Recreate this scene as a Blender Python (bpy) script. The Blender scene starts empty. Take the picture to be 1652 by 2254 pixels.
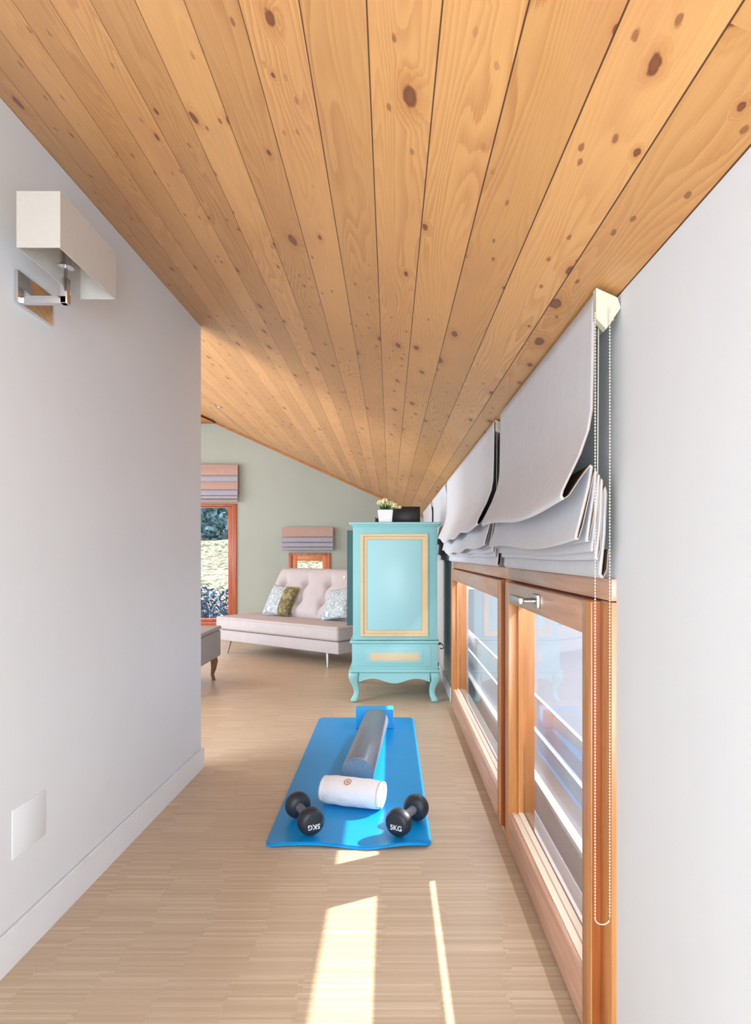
import bpy, bmesh, math, random
from mathutils import Vector, Matrix, noise
C = bpy.context.scene.collection
R = math.radians
random.seed(5)
F = 1400.0; CH = 1.08
SL = 0.4526                      # ceiling slope
def ceil_z(x): return 1.801 - SL * x
BACK = 8.6; XW = 0.455

# ------------------------------------------------------------------ nodes
def lin(c):
    return tuple(((v/255)/12.92 if v/255 <= .04045 else ((v/255+.055)/1.055)**2.4) for v in c) + (1,)
class NT:
    def __init__(s, name):
        s.m = bpy.data.materials.new(name); s.m.use_nodes = True
        s.t = s.m.node_tree; s.t.nodes.clear()
        s.out = s.t.nodes.new('ShaderNodeOutputMaterial')
        s.b = s.t.nodes.new('ShaderNodeBsdfPrincipled')
        s.l(s.b.outputs[0], s.out.inputs[0])
        s.tc = s.t.nodes.new('ShaderNodeTexCoord')
    def l(s, a, b): s.t.links.new(a, b)
    def put(s, sock, v):
        if hasattr(v, 'node'): s.l(v, sock)
        else: sock.default_value = v
    def math(s, op, a, b=0.0, c=0.0):
        n = s.t.nodes.new('ShaderNodeMath'); n.operation = op
        s.put(n.inputs[0], a); s.put(n.inputs[1], b); s.put(n.inputs[2], c)
        return n.outputs[0]
    def sep(s, v):
        n = s.t.nodes.new('ShaderNodeSeparateXYZ'); s.l(v, n.inputs[0]); return n.outputs
    def comb(s, x, y, z=0.0):
        n = s.t.nodes.new('ShaderNodeCombineXYZ')
        for i, v in enumerate((x, y, z)): s.put(n.inputs[i], v)
        return n.outputs[0]
    def noise(s, v, scale, detail=3, rough=.55):
        n = s.t.nodes.new('ShaderNodeTexNoise')
        if v is not None: s.l(v, n.inputs['Vector'])
        n.inputs['Scale'].default_value = scale; n.inputs['Detail'].default_value = detail
        n.inputs['Roughness'].default_value = rough
        return n.outputs['Fac']
    def white(s, v):
        n = s.t.nodes.new('ShaderNodeTexWhiteNoise'); n.noise_dimensions = '3D'; s.l(v, n.inputs['Vector'])
        return n.outputs['Value']
    def voro(s, v, scale, rnd=1.0):
        n = s.t.nodes.new('ShaderNodeTexVoronoi'); n.voronoi_dimensions = '2D'; s.l(v, n.inputs['Vector'])
        n.inputs['Scale'].default_value = scale; n.inputs['Randomness'].default_value = rnd
        return n.outputs
    def ramp(s, f, stops, interp='LINEAR'):
        n = s.t.nodes.new('ShaderNodeValToRGB'); s.put(n.inputs[0], f)
        e = n.color_ramp.elements; n.color_ramp.interpolation = interp
        while len(e) < len(stops): e.new(.5)
        for i, (p, c) in enumerate(stops): e[i].position = p; e[i].color = c
        return n.outputs[0]
    def mix(s, f, a, b, mode='MIX'):
        n = s.t.nodes.new('ShaderNodeMix'); n.data_type = 'RGBA'; n.blend_type = mode
        s.put(n.inputs[0], f); s.put(n.inputs[6], a); s.put(n.inputs[7], b)
        return n.outputs[2]
    def maprange(s, v, a, b, c=0.0, d=1.0, smooth=True):
        n = s.t.nodes.new('ShaderNodeMapRange')
        if smooth: n.interpolation_type = 'SMOOTHSTEP'
        s.put(n.inputs[0], v)
        for i, q in enumerate((a, b, c, d)): n.inputs[i+1].default_value = q
        return n.outputs[0]
    def base(s, v): s.put(s.b.inputs['Base Color'], v)
    def bump(s, h, strength=.3, dist=.002):
        n = s.t.nodes.new('ShaderNodeBump'); n.inputs['Strength'].default_value = strength
        n.inputs['Distance'].default_value = dist; s.l(h, n.inputs['Height'])
        s.l(n.outputs[0], s.b.inputs['Normal'])
    def set(s, **k):
        for a, v in k.items(): s.put(s.b.inputs[{'rough':'Roughness','metal':'Metallic','spec':'Specular IOR Level','sheen':'Sheen Weight','coat':'Coat Weight'}[a]], v)
        return s.m

def plain(name, rgb, rough=.6, metal=0, var=.06, scale=12, bump=0, bscale=200, spec=.4):
    n = NT(name); c = lin(rgb)
    d = tuple(v*(1-var) for v in c[:3]) + (1,); u = tuple(min(1, v*(1+var)) for v in c[:3]) + (1,)
    n.base(n.ramp(n.noise(n.tc.outputs['Object'], scale), [(.3, d), (.7, u)]))
    if bump: n.bump(n.noise(n.tc.outputs['Object'], bscale, 2), bump, .002)
    return n.set(rough=rough, metal=metal, spec=spec)

def wood(name, dark, light, axis='Z', scale=1.0, rough=.4):
    n = NT(name); x, y, z = n.sep(n.tc.outputs['Object'])
    k = 14*scale
    v = {'X': n.comb(n.math('MULTIPLY', x, k*.07), n.math('MULTIPLY', y, k), n.math('MULTIPLY', z, k)),
         'Y': n.comb(n.math('MULTIPLY', x, k), n.math('MULTIPLY', y, k*.07), n.math('MULTIPLY', z, k)),
         'Z': n.comb(n.math('MULTIPLY', x, k), n.math('MULTIPLY', y, k), n.math('MULTIPLY', z, k*.07))}[axis]
    f = n.noise(v, 4, 5, .6)
    n.base(n.ramp(f, [(.3, lin(dark)), (.7, lin(light))])); n.bump(f, .15, .001)
    return n.set(rough=rough)

# pine boards of the sloping ceiling: local X across the boards, local Y along them
def pine():
    n = NT('pine_boards'); x, y, z = n.sep(n.tc.outputs['Object'])
    pitch = .0971 / math.cos(math.atan(SL))
    u = n.math('DIVIDE', n.math('ADD', x, .0313/math.cos(math.atan(SL))), pitch)
    idx = n.math('FLOOR', u); fu = n.math('SUBTRACT', u, idx)
    rnd = n.white(n.comb(idx, 3.3, 1.7)); rnd2 = n.white(n.comb(idx, 9.1, 4.2))
    yy = n.math('ADD', y, n.math('MULTIPLY', rnd, 37.0))
    xl = n.math('MULTIPLY', fu, pitch)
    # knots
    kv = n.comb(n.math('ADD', n.math('MULTIPLY', xl, 9.0), n.math('MULTIPLY', idx, 7.31)), n.math('MULTIPLY', yy, 4.2))
    vo = n.voro(kv, 1.0, .9)
    vd = vo['Distance']; gate = n.math('GREATER_THAN', n.math('ADD', n.sep(vo['Color'])[0], n.math('MULTIPLY', n.math('SUBTRACT', n.noise(n.comb(idx, yy), .9, 1), .5), 1.6)), .44)
    size = n.math('ADD', .03, n.math('MULTIPLY', n.math('POWER', n.sep(vo['Color'])[1], 2.0), .085))
    kn = n.math('DIVIDE', n.math('ADD', vd, n.math('MULTIPLY', n.math('SUBTRACT', n.noise(n.comb(n.math('MULTIPLY', x, 60.), n.math('MULTIPLY', y, 40.)), 1, 2), .5), .09)), size)
    knot = n.math('MULTIPLY', n.maprange(kn, .75, 1.25, 1, 0), gate)
    halo = n.math('MULTIPLY', n.maprange(kn, .9, 3.6, 1, 0), gate)
    kv2 = n.comb(n.math('ADD', n.math('MULTIPLY', xl, 22.), n.math('MULTIPLY', idx, 3.77)), n.math('MULTIPLY', yy, 9.))
    v2 = n.voro(kv2, 1.0, 1.0)
    clus = n.maprange(n.noise(n.comb(n.math('MULTIPLY', idx, .8), n.math('MULTIPLY', yy, 1.3)), 1., 2), .44, .52, 0, 1)
    k2 = n.math('DIVIDE', n.math('ADD', v2['Distance'], n.math('MULTIPLY', n.math('SUBTRACT', n.noise(n.comb(n.math('MULTIPLY', x, 90.), n.math('MULTIPLY', y, 50.)), 1, 2), .5), .16)), .085)
    knot2 = n.math('MULTIPLY', n.math('MULTIPLY', n.maprange(k2, .6, 1.3, 1, 0), n.math('GREATER_THAN', n.sep(v2['Color'])[0], .55)), clus)
    # grain field bending round the knots
    wn = n.noise(n.comb(n.math('ADD', n.math('MULTIPLY', xl, 9.), n.math('MULTIPLY', idx, 5.7)), n.math('MULTIPLY', yy, .9)), 1.0, 2, .5)
    g = n.math('ADD', n.math('MULTIPLY', wn, 22.), n.math('MULTIPLY', xl, 70.))
    g = n.math('ADD', g, n.math('MULTIPLY', halo, 2.6))
    fine = n.noise(n.comb(n.math('MULTIPLY', x, 420.), n.math('MULTIPLY', y, 9.)), 1.0, 3, .6)
    g = n.math('ADD', g, n.math('MULTIPLY', fine, .35))
    fr = n.math('FRACT', g)
    ring = n.math('MULTIPLY', n.maprange(fr, .1, .9, 0, 1), n.maprange(fr, .9, 1.0, 1, 0))
    ring = n.math('MULTIPLY', ring, n.maprange(n.noise(n.comb(n.math('MULTIPLY', x, 6.), n.math('MULTIPLY', y, .8)), 1, 1), .35, .65, .25, 1))
    c = n.mix(n.math('MULTIPLY', ring, .72), lin((212, 158, 97)), lin((182, 121, 67)))
    c = n.mix(n.math('MULTIPLY', n.maprange(fine, .3, .7, 0, 1), .28), c, lin((222, 178, 126)))
    # tone of each board, and a long soft mottling
    tone = n.ramp(rnd2, [(0, (.84, .80, .76, 1)), (.5, (1, .97, .94, 1)), (1, (1.08, 1.06, 1.05, 1))])
    c = n.mix(1.0, c, tone, 'MULTIPLY')
    mot = n.noise(n.comb(n.math('MULTIPLY', x, 7.), n.math('MULTIPLY', y, 2.2)), 1., 3)
    c = n.mix(n.math('MULTIPLY', n.maprange(mot, .45, .75, 0, 1), .42), c, lin((190, 132, 92)))
    c = n.mix(n.math('MULTIPLY', halo, .35), c, lin((176, 106, 52)))
    c = n.mix(n.math('MULTIPLY', knot, .88), c, n.mix(n.maprange(kn, .2, .9, 0, 1), lin((120, 66, 44)), lin((104, 54, 36))))
    c = n.mix(n.math('MULTIPLY', knot2, .7), c, lin((122, 68, 42)))
    e = n.math('MINIMUM', fu, n.math('SUBTRACT', 1.0, fu))
    seam = n.maprange(e, .004, .017, 1, 0)
    c = n.mix(n.math('MULTIPLY', seam, n.math('ADD', .62, n.math('MULTIPLY', n.maprange(x, -.5, .0, 0, 1), .34))), c, lin((72, 38, 20)))
    n.base(c)
    n.bump(n.math('SUBTRACT', n.math('MULTIPLY', n.noise(n.comb(n.math('MULTIPLY', x, 18.), n.math('MULTIPLY', y, 7.)), 1., 2), 1.1), seam), .45, .003)
    return n.set(rough=.38, spec=.5)

# mosaic parquet: thin slips running across the passage
def parquet():
    n = NT('slip_parquet'); x, y, z = n.sep(n.tc.outputs['Object'])
    row = n.math('FLOOR', n.math('DIVIDE', y, .0082)); blk = n.math('FLOOR', n.math('DIVIDE', y, .164))
    xs = n.math('ADD', n.math('DIVIDE', x, .172), n.math('MULTIPLY', n.white(n.comb(blk, 2.2, 0.)), .35))
    xs = n.math('ADD', xs, n.math('MULTIPLY', n.white(n.comb(row, 8.2, 0.)), .12))
    col = n.math('FLOOR', xs)
    r1 = n.white(n.comb(row, col, 1.0)); r2 = n.white(n.comb(blk, col, 4.0))
    c = n.ramp(r1, [(0, lin((190, 168, 142))), (.35, lin((200, 178, 152))), (.7, lin((205, 183, 157))), (1, lin((216, 197, 172)))])
    c = n.mix(n.math('MULTIPLY', r2, .35), c, lin((190, 167, 146)))
    gr = n.noise(n.comb(n.math('MULTIPLY', x, 14.), n.math('MULTIPLY', y, 380.)), 1., 3)
    c = n.mix(n.math('MULTIPLY', n.maprange(gr, .35, .7, 0, 1), .3), c, lin((182, 160, 134)))
    fy = n.math('FRACT', n.math('DIVIDE', y, .0082)); fx = n.math('FRACT', xs)
    gap = n.math('MAXIMUM', n.maprange(n.math('MINIMUM', fy, n.math('SUBTRACT', 1., fy)), .02, .1, 1, 0),
                 n.maprange(n.math('MINIMUM', fx, n.math('SUBTRACT', 1., fx)), .002, .008, 1, 0))
    c = n.mix(n.math('MULTIPLY', gap, .22), c, lin((130, 104, 80)))
    n.base(c)
    return n.set(rough=.42, spec=.4)

def glass_mat(name='window_glass', tint=(1, 1, 1, 1), k=1.0):
    m = bpy.data.materials.new(name); m.use_nodes = True; t = m.node_tree; t.nodes.clear()
    o = t.nodes.new('ShaderNodeOutputMaterial'); mx = t.nodes.new('ShaderNodeMixShader')
    tr = t.nodes.new('ShaderNodeBsdfTransparent'); tr.inputs[0].default_value = tint
    gl = t.nodes.new('ShaderNodeBsdfGlossy'); gl.inputs['Roughness'].default_value = .02
    ge = t.nodes.new('ShaderNodeNewGeometry'); dt = t.nodes.new('ShaderNodeVectorMath'); dt.operation = 'DOT_PRODUCT'
    t.links.new(ge.outputs['Incoming'], dt.inputs[0]); t.links.new(ge.outputs['Normal'], dt.inputs[1])
    def mth(op, a, b=0.0):
        q = t.nodes.new('ShaderNodeMath'); q.operation = op
        for i, v in enumerate((a, b)):
            if hasattr(v, 'node'): t.links.new(v, q.inputs[i])
            else: q.inputs[i].default_value = v
        return q.outputs[0]
    fr = mth('ADD', .02, mth('MULTIPLY', .5, mth('POWER', mth('SUBTRACT', 1.0, mth('ABSOLUTE', dt.outputs['Value'])), 4.0)))
    t.links.new(fr, mx.inputs[0]); t.links.new(tr.outputs[0], mx.inputs[1])
    t.links.new(gl.outputs[0], mx.inputs[2]); t.links.new(mx.outputs[0], o.inputs[0])
    return m

def pattern_mat(name, ground, fig, fig2, scale=18):
    n = NT(name)
    w = n.noise(n.tc.outputs['Object'], scale, 4, .65)
    c = n.ramp(w, [(.40, lin(ground)), (.47, lin(fig)), (.52, lin(ground)), (.60, lin(fig2)), (.66, lin(ground))])
    n.base(c); n.bump(w, .2, .002)
    return n.set(rough=.8)

M = {}
M['pine'] = pine(); M['parquet'] = parquet()
M['wall'] = plain('white_plaster', (222, 225, 229), .85, var=.015, scale=2, bump=.05, bscale=60, spec=.2)
M['wall_green'] = plain('sage_plaster', (174, 180, 170), .85, var=.03, scale=1.5, spec=.2)
M['trimwhite'] = plain('white_lacquer', (230, 233, 238), .45, var=.01)
M['frame'] = wood('stained_frame_wood', (180, 116, 62), (212, 148, 90), 'Z', .8, .3)
M['frame_h'] = wood('glare_tinted_frame_wood_across', (186, 140, 116), (212, 170, 146), 'Y', .8, .28)  # pinkish tone is glare on the rails, put into the wood colour
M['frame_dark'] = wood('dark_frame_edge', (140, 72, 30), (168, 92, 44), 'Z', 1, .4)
M['redframe'] = wood('red_brown_frame', (160, 78, 48), (196, 108, 72), 'Z', .7, .35)
M['orangeframe'] = wood('orange_sash', (196, 112, 56), (220, 138, 78), 'X', .7, .35)
M['sunlitbead'] = plain('sunlit_bead_cream', (250, 238, 218), .4, var=.01)
M['beam'] = wood('beam_wood', (160, 100, 48), (196, 130, 70), 'X', .5, .5)
M['glass'] = glass_mat()
M['chrome'] = plain('polished_chrome', (225, 225, 228), .1, 1, .01)
M['steel'] = plain('satin_steel', (190, 188, 184), .28, 1, .02)
M['fabric'] = plain('pale_linen', (212, 213, 219), .9, var=.025, scale=30, bump=.25, bscale=700, spec=.1)
M['lining'] = plain('brown_lining', (84, 72, 58), .9, var=.06, scale=30, spec=.1)
M['hem'] = plain('pinkish_cut_edge', (176, 158, 148), .9, var=.05, spec=.1)
M['stripe1'] = plain('dusty_pink_fabric', (186, 156, 146), .9, var=.04, scale=20, spec=.1)
M['stripe2'] = plain('lilac_grey_fabric', (170, 168, 182), .9, var=.04, scale=20, spec=.1)
M['cream'] = plain('cream_plastic', (206, 198, 180), .5, var=.01)
M['shade'] = plain('ivory_lampshade', (198, 193, 186), .85, var=.02, scale=60, bump=.12, bscale=900, spec=.1)
M['mat'] = plain('blue_foam', (0, 146, 218), .33, var=.03, scale=6, bump=.10, bscale=500, spec=.4)
M['roller'] = plain('charcoal_foam', (110, 118, 132), .32, var=.10, scale=70, bump=.12, bscale=300, spec=.5)
M['rollerend'] = plain('speckled_foam_end', (104, 130, 152), .7, var=.18, scale=120, bump=.2, bscale=300)
M['block'] = plain('sky_blue_foam_block', (40, 152, 214), .5, var=.03)
M['towel'] = plain('white_terry', (238, 236, 240), .95, var=.02, scale=60, bump=.6, bscale=420, spec=.1)
M['orange_mark'] = plain('orange_thread', (214, 142, 108), .8)
M['rubber'] = plain('dark_neoprene', (40, 46, 58), .42, var=.1, scale=60, bump=.15, bscale=600)
M['grip'] = plain('grey_grip', (112, 118, 128), .4, var=.05)
M['print'] = plain('white_print', (228, 228, 228), .6, var=.01)
M['teal'] = plain('turquoise_paint', (140, 196, 199), .35, var=.03, scale=5, spec=.4)
M['teal_panel'] = plain('pale_turquoise_panel', (160, 208, 214), .33, var=.02, scale=3)
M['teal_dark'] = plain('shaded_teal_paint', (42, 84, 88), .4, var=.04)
M['gold'] = plain('gold_paint', (212, 188, 146), .42, var=.05, scale=8)
M['black'] = plain('black_plastic', (20, 20, 22), .35, var=.05)
M['blackmetal'] = plain('black_iron', (26, 24, 24), .4)
M['velvet'] = plain('greige_upholstery', (190, 182, 183), .85, var=.04, scale=8, bump=.2, bscale=500, spec=.15)
M['greyup'] = plain('grey_upholstery', (176, 176, 182), .85, var=.04, scale=10, bump=.2, bscale=500, spec=.15)
M['walnut'] = wood('dark_leg_wood', (104, 74, 58), (146, 108, 88), 'Z', 1.5, .45)
M['cush'] = pattern_mat('silver_leaf_print', (204, 212, 218), (120, 136, 140), (150, 166, 172), 16)
M['olive'] = pattern_mat('olive_print', (132, 122, 84), (88, 80, 48), (164, 154, 116), 16)
M['leaf'] = plain('leaf_green', (74, 120, 48), .5, var=.2)
M['petal'] = plain('pale_yellow_petal', (226, 220, 168), .6, var=.06)
M['soil'] = plain('potting_soil', (60, 46, 34), .9, var=.2, scale=60)
M['pot'] = plain('white_ceramic_pot', (232, 230, 234), .3, var=.02)
M['concrete'] = plain('grey_render', (222, 225, 234), .8, var=.04, scale=3)
M['sunstripe'] = plain('sun_stripe_white', (244, 246, 250), .6, var=.01)
M['terrace'] = plain('pale_terrace', (112, 115, 126), .8, var=.04)
M['treeleaf'] = plain('distant_foliage', (126, 160, 168), .8, var=.45, scale=2.5)
M['bushleaf'] = plain('dark_shrub_leaf', (74, 98, 128), .8, var=.45, scale=5)
M['bark'] = plain('bark', (88, 74, 62), .9, var=.2)
M['spotglow'] = plain('spot_glass', (250, 245, 235), .3)

def rocky():
    n = NT('rocky_slope'); w = n.noise(n.tc.outputs['Object'], 5.5, 5, .8); w2 = n.noise(n.tc.outputs['Object'], .6, 2)
    c = n.ramp(w, [(.38, lin((66, 84, 66))), (.46, lin((120, 120, 96))), (.52, lin((168, 162, 142))), (.8, lin((190, 184, 166)))])
    c = n.mix(n.maprange(w2, .55, .7, 0, .6), c, lin((104, 114, 84)))
    n.base(c); n.bump(w, .6, .1)
    return n.set(rough=.95)
M['rocky'] = rocky()

# ------------------------------------------------------------------ mesh helpers
class MB:
    def __init__(s): s.bm = bmesh.new()
    def box(s, x0, x1, y0, y1, z0, z1, bev=0, seg=2, mi=0):
        g = bmesh.ops.create_cube(s.bm, size=1)
        vs = g['verts']
        for v in vs:
            v.co = Vector(((x0+x1)/2 + v.co.x*(x1-x0), (y0+y1)/2 + v.co.y*(y1-y0), (z0+z1)/2 + v.co.z*(z1-z0)))
        fs = {f for v in vs for f in v.link_faces}
        for f in fs: f.material_index = mi
        if bev:
            es = list({e for v in vs for e in v.link_edges})
            bmesh.ops.bevel(s.bm, geom=es, offset=bev, segments=seg, profile=.5, affect='EDGES')
        return s
    def prism(s, poly, axis, a, b, mi=0):       # poly in the plane normal to axis
        def mk(p, t):
            return {'Y': (p[0], t, p[1]), 'X': (t, p[0], p[1]), 'Z': (p[0], p[1], t)}[axis]
        A = [s.bm.verts.new(mk(p, a)) for p in poly]; B = [s.bm.verts.new(mk(p, b)) for p in poly]
        n = len(poly); fs = [s.bm.faces.new(A), s.bm.faces.new(B[::-1])]
        for i in range(n): fs.append(s.bm.faces.new((A[i], B[i], B[(i+1) % n], A[(i+1) % n])))
        for f in fs: f.material_index = mi
        bmesh.ops.recalc_face_normals(s.bm, faces=fs)
        return s
    def lathe(s, prof, mat=None, n=24, cap=True):
        rings = []; mat = mat or Matrix()
        for r, z in prof:
            if r < 1e-6: rings.append([s.bm.verts.new(mat @ Vector((0, 0, z)))])
            else: rings.append([s.bm.verts.new(mat @ Vector((r*math.cos(2*math.pi*i/n), r*math.sin(2*math.pi*i/n), z))) for i in range(n)])
        fs = []
        for a, b in zip(rings, rings[1:]):
            for i in range(n):
                j = (i+1) % n
                if len(a) == 1 and len(b) == 1: continue
                if len(a) == 1: fs.append(s.bm.faces.new((a[0], b[i], b[j])))
                elif len(b) == 1: fs.append(s.bm.faces.new((a[i], b[0], a[j])))
                else: fs.append(s.bm.faces.new((a[i], b[i], b[j], a[j])))
        if cap:
            for rg in (rings[0], rings[-1]):
                if len(rg) > 1: fs.append(s.bm.faces.new(rg))
        bmesh.ops.recalc_face_normals(s.bm, faces=fs)
        return s
    def tube(s, pts, r, n=10, sq=None):
        pts = [Vector(p) for p in pts]; rings = []
        rr = r if isinstance(r, (list, tuple)) else [r]*len(pts)
        up = Vector((0, 0, 1))
        for i, p in enumerate(pts):
            d = (pts[min(i+1, len(pts)-1)] - pts[max(i-1, 0)]).normalized()
            a = d.cross(up if abs(d.dot(up)) < .95 else Vector((1, 0, 0))).normalized(); b = d.cross(a)
            rings.append([s.bm.verts.new(p + (a*math.cos(2*math.pi*(k+.5)/n) + b*math.sin(2*math.pi*(k+.5)/n))*rr[i]) for k in range(n)])
        fs = [s.bm.faces.new(rings[0]), s.bm.faces.new(rings[-1][::-1])]
        for a, b in zip(rings, rings[1:]):
            for k in range(n): fs.append(s.bm.faces.new((a[k], b[k], b[(k+1) % n], a[(k+1) % n])))
        bmesh.ops.recalc_face_normals(s.bm, faces=fs)
        return s
    def ball(s, c, r, u=8, v=6, sc=(1, 1, 1)):
        bmesh.ops.create_uvsphere(s.bm, u_segments=u, v_segments=v, radius=r,
                                  matrix=Matrix.Translation(c) @ Matrix.Diagonal((*sc, 1)))
        return s
    def grid(s, nu, nv, fn, closeu=False):
        V = [[s.bm.verts.new(fn(i/nu, j/nv)) for j in range(nv+1)] for i in range(nu if closeu else nu+1)]
        fs = []
        for i in range(nu):
            for j in range(nv):
                a = V[i]; b = V[(i+1) % len(V)]
                fs.append(s.bm.faces.new((a[j], b[j], b[j+1], a[j+1])))
        return s
    def build(s, name, mats, parent=None, smooth=True, ang=35):
        me = bpy.data.meshes.new(name); s.bm.to_mesh(me); s.bm.free()
        for m in (mats if isinstance(mats, (list, tuple)) else [mats]): me.materials.append(m)
        if smooth:
            for p in me.polygons: p.use_smooth = True
            me.set_sharp_from_angle(angle=R(ang))
        o = bpy.data.objects.new(name, me); C.objects.link(o)
        if parent: o.parent = parent
        return o
def empty(name, loc=(0, 0, 0), rz=0):
    o = bpy.data.objects.new(name, None); C.objects.link(o); o.location = loc; o.rotation_euler = (0, 0, rz)
    o.empty_display_size = .1
    return o
def tag(o, label, cat, group=None, kind=None):
    o['label'] = label; o['category'] = cat
    if group: o['group'] = group
    if kind: o['kind'] = kind
    return o
def struct(o, label, cat):
    o['kind'] = 'structure'; o['label'] = label; o['category'] = cat; return o

# ------------------------------------------------------------------ setting
struct(MB().box(-4.5, .455, -1.2, BACK, -.06, 0).build('floor', M['parquet'], smooth=False),
       'beige wooden slip parquet floor running the whole passage and room', 'floor')
ang = math.atan(SL)
XL = -4.6
c0 = MB().box((XL)/math.cos(ang), .56/math.cos(ang), -1.3, BACK+.1, 0, .05).build('ceiling', M['pine'], smooth=False)
c0.location = (0, 0, 1.801); c0.rotation_euler = (0, ang, 0)
struct(c0, 'sloping ceiling of knotty pine boards running away lengthwise', 'ceiling')
def wall_poly(x0, x1, z0=0): return [(x0, z0), (x1, z0), (x1, ceil_z(x1)-.001), (x0, ceil_z(x0)-.001)]
# left passage wall, slightly out of parallel
def lx(y): return -1.0 + (y-1.622)*.027
b = MB()
A = [(lx(-1.2), -1.2), (lx(3.22), 3.22), (lx(3.22)-.16, 3.22), (lx(-1.2)-.16, -1.2)]
lo = [b.bm.verts.new((x, y, 0)) for x, y in A]; hi = [b.bm.verts.new((x, y, ceil_z(x)-.001)) for x, y in A]
b.bm.faces.new(lo[::-1]); b.bm.faces.new(hi)
for i in range(4): b.bm.faces.new((lo[i], lo[(i+1) % 4], hi[(i+1) % 4], hi[i]))
bmesh.ops.recalc_face_normals(b.bm, faces=b.bm.faces)
struct(b.build('wall_left', M['wall'], smooth=False), 'tall white wall ending at the room on the left', 'wall')
b = MB(); W0, W1, WT = 1.279, 4.51, 1.03
b.prism(wall_poly(XW, XW+.1), 'Y', -1.2, W0).prism(wall_poly(XW, XW+.1), 'Y', W1, BACK).prism(wall_poly(XW, XW+.1, WT), 'Y', W0, W1)
struct(b.build('wall_right', M['wall'], smooth=False), 'low white wall carrying the blinds and windows on the right', 'wall')
# back wall with two openings
b = MB()
BW = (-2.9, -2.07, .12, 1.76); SW = (-1.37, -.80, .35, 1.10)
for x0, x1, z0, z1 in ((-4.5, BW[0], 0, None), (BW[0], BW[1], 0, BW[2]), (BW[0], BW[1], BW[3], None), (BW[1], SW[0], 0, None),
                       (SW[0], SW[1], 0, SW[2]), (SW[0], SW[1], SW[3], None), (SW[1], XW, 0, None)):
    if z1 is None: b.prism(wall_poly(x0, x1, z0), 'Y', BACK, BACK+.16)
    else: b.box(x0, x1, BACK, BACK+.16, z0, z1)
struct(b.build('wall_back', M['wall_green'], smooth=False), 'sage grey gable wall behind the sofa', 'wall')
struct(MB().prism(wall_poly(-4.6, -4.5), 'Y', -1.2, BACK).build('wall_far_left', M['wall'], smooth=False), 'white far side wall of the living room', 'wall')
struct(MB().prism(wall_poly(-4.5, XW), 'Y', -1.32, -1.2).build('wall_front', M['wall'], smooth=False), 'white wall behind the viewer', 'wall')
# baseboards
b = MB()
y0, y1 = -1.19, 3.232
pts = [(lx(y0)+.0005, y0), (lx(3.22)+.0005, y1), (lx(3.22)+.014, y1), (lx(y0)+.014, y0)]
lo = [b.bm.verts.new((x, y, 0)) for x, y in pts]; hi = [b.bm.verts.new((x, y, .1)) for x, y in pts]
b.bm.faces.new(lo[::-1]); b.bm.faces.new(hi)
for i in range(4): b.bm.faces.new((lo[i], lo[(i+1) % 4], hi[(i+1) % 4], hi[i]))
bmesh.ops.recalc_face_normals(b.bm, faces=b.bm.faces)
bmesh.ops.bevel(b.bm, geom=[e for e in b.bm.edges if all(v.co.z > .05 for v in e.verts)], offset=.003, segments=2, affect='EDGES')
struct(b.build('baseboard_left', M['trimwhite']), 'white baseboard along the left wall', 'baseboard')
struct(MB().box(XW-.014, XW, W1+.03, BACK, 0, .1, .002).build('baseboard_right', M['trimwhite']), 'white baseboard beyond the right windows', 'baseboard')
struct(MB().box(-4.5, XW-.015, BACK-.014, BACK, 0, .09, .002).build('baseboard_back', M['trimwhite']), 'pale baseboard under the gable wall', 'baseboard')
# batten under the ceiling at the gable, level beam
struct(MB().prism([(XW, ceil_z(XW)-.028), (XW, ceil_z(XW)-.001), (-4.5, ceil_z(-4.5)-.001), (-4.5, ceil_z(-4.5)-.028)], 'Y', BACK-.03, BACK).build('trim_1', M['beam'], smooth=False),
       'thin wood batten where the gable meets the ceiling', 'trim')
struct(MB().prism([(-4.5, 2.84), (-2.36, 2.84), (-2.5, ceil_z(-2.5)-.03), (-2.9, 3.04), (-4.5, 3.04)], 'Y', BACK-.16, BACK-.031).build('trim_2', M['beam'], smooth=False),
       'level wooden beam high on the gable wall at the far left', 'trim')
# flush wall plate low on left wall
pl = MB().box(-.002, .0015, 0, .155, 0, .13, .0006).build('wall_plate', M['trimwhite'])
pl.location = (lx(1.68)+.0005, 1.68, .272); pl.rotation_euler = (0, 0, -math.atan(.027))
tag(pl, 'flush white rectangular cover plate low on the left wall', 'wall plate')
# recessed spot
sp = empty('ceiling_spotlight', (-1.747, 6.47, ceil_z(-1.747))); sp.rotation_euler = (0, ang, 0)
MB().lathe([(.034, -.001), (.045, -.001), (.045, -.007), (.036, -.009), (.034, -.001)], n=24, cap=False).build('ring', M['steel'], sp)
MB().lathe([(0, -.003), (.034, -.003), (.034, -.001)], n=24, cap=False).build('lens', M['spotglow'], sp)
tag(sp, 'small round recessed spotlight in the pine ceiling above the sofa', 'spotlight')

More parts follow.
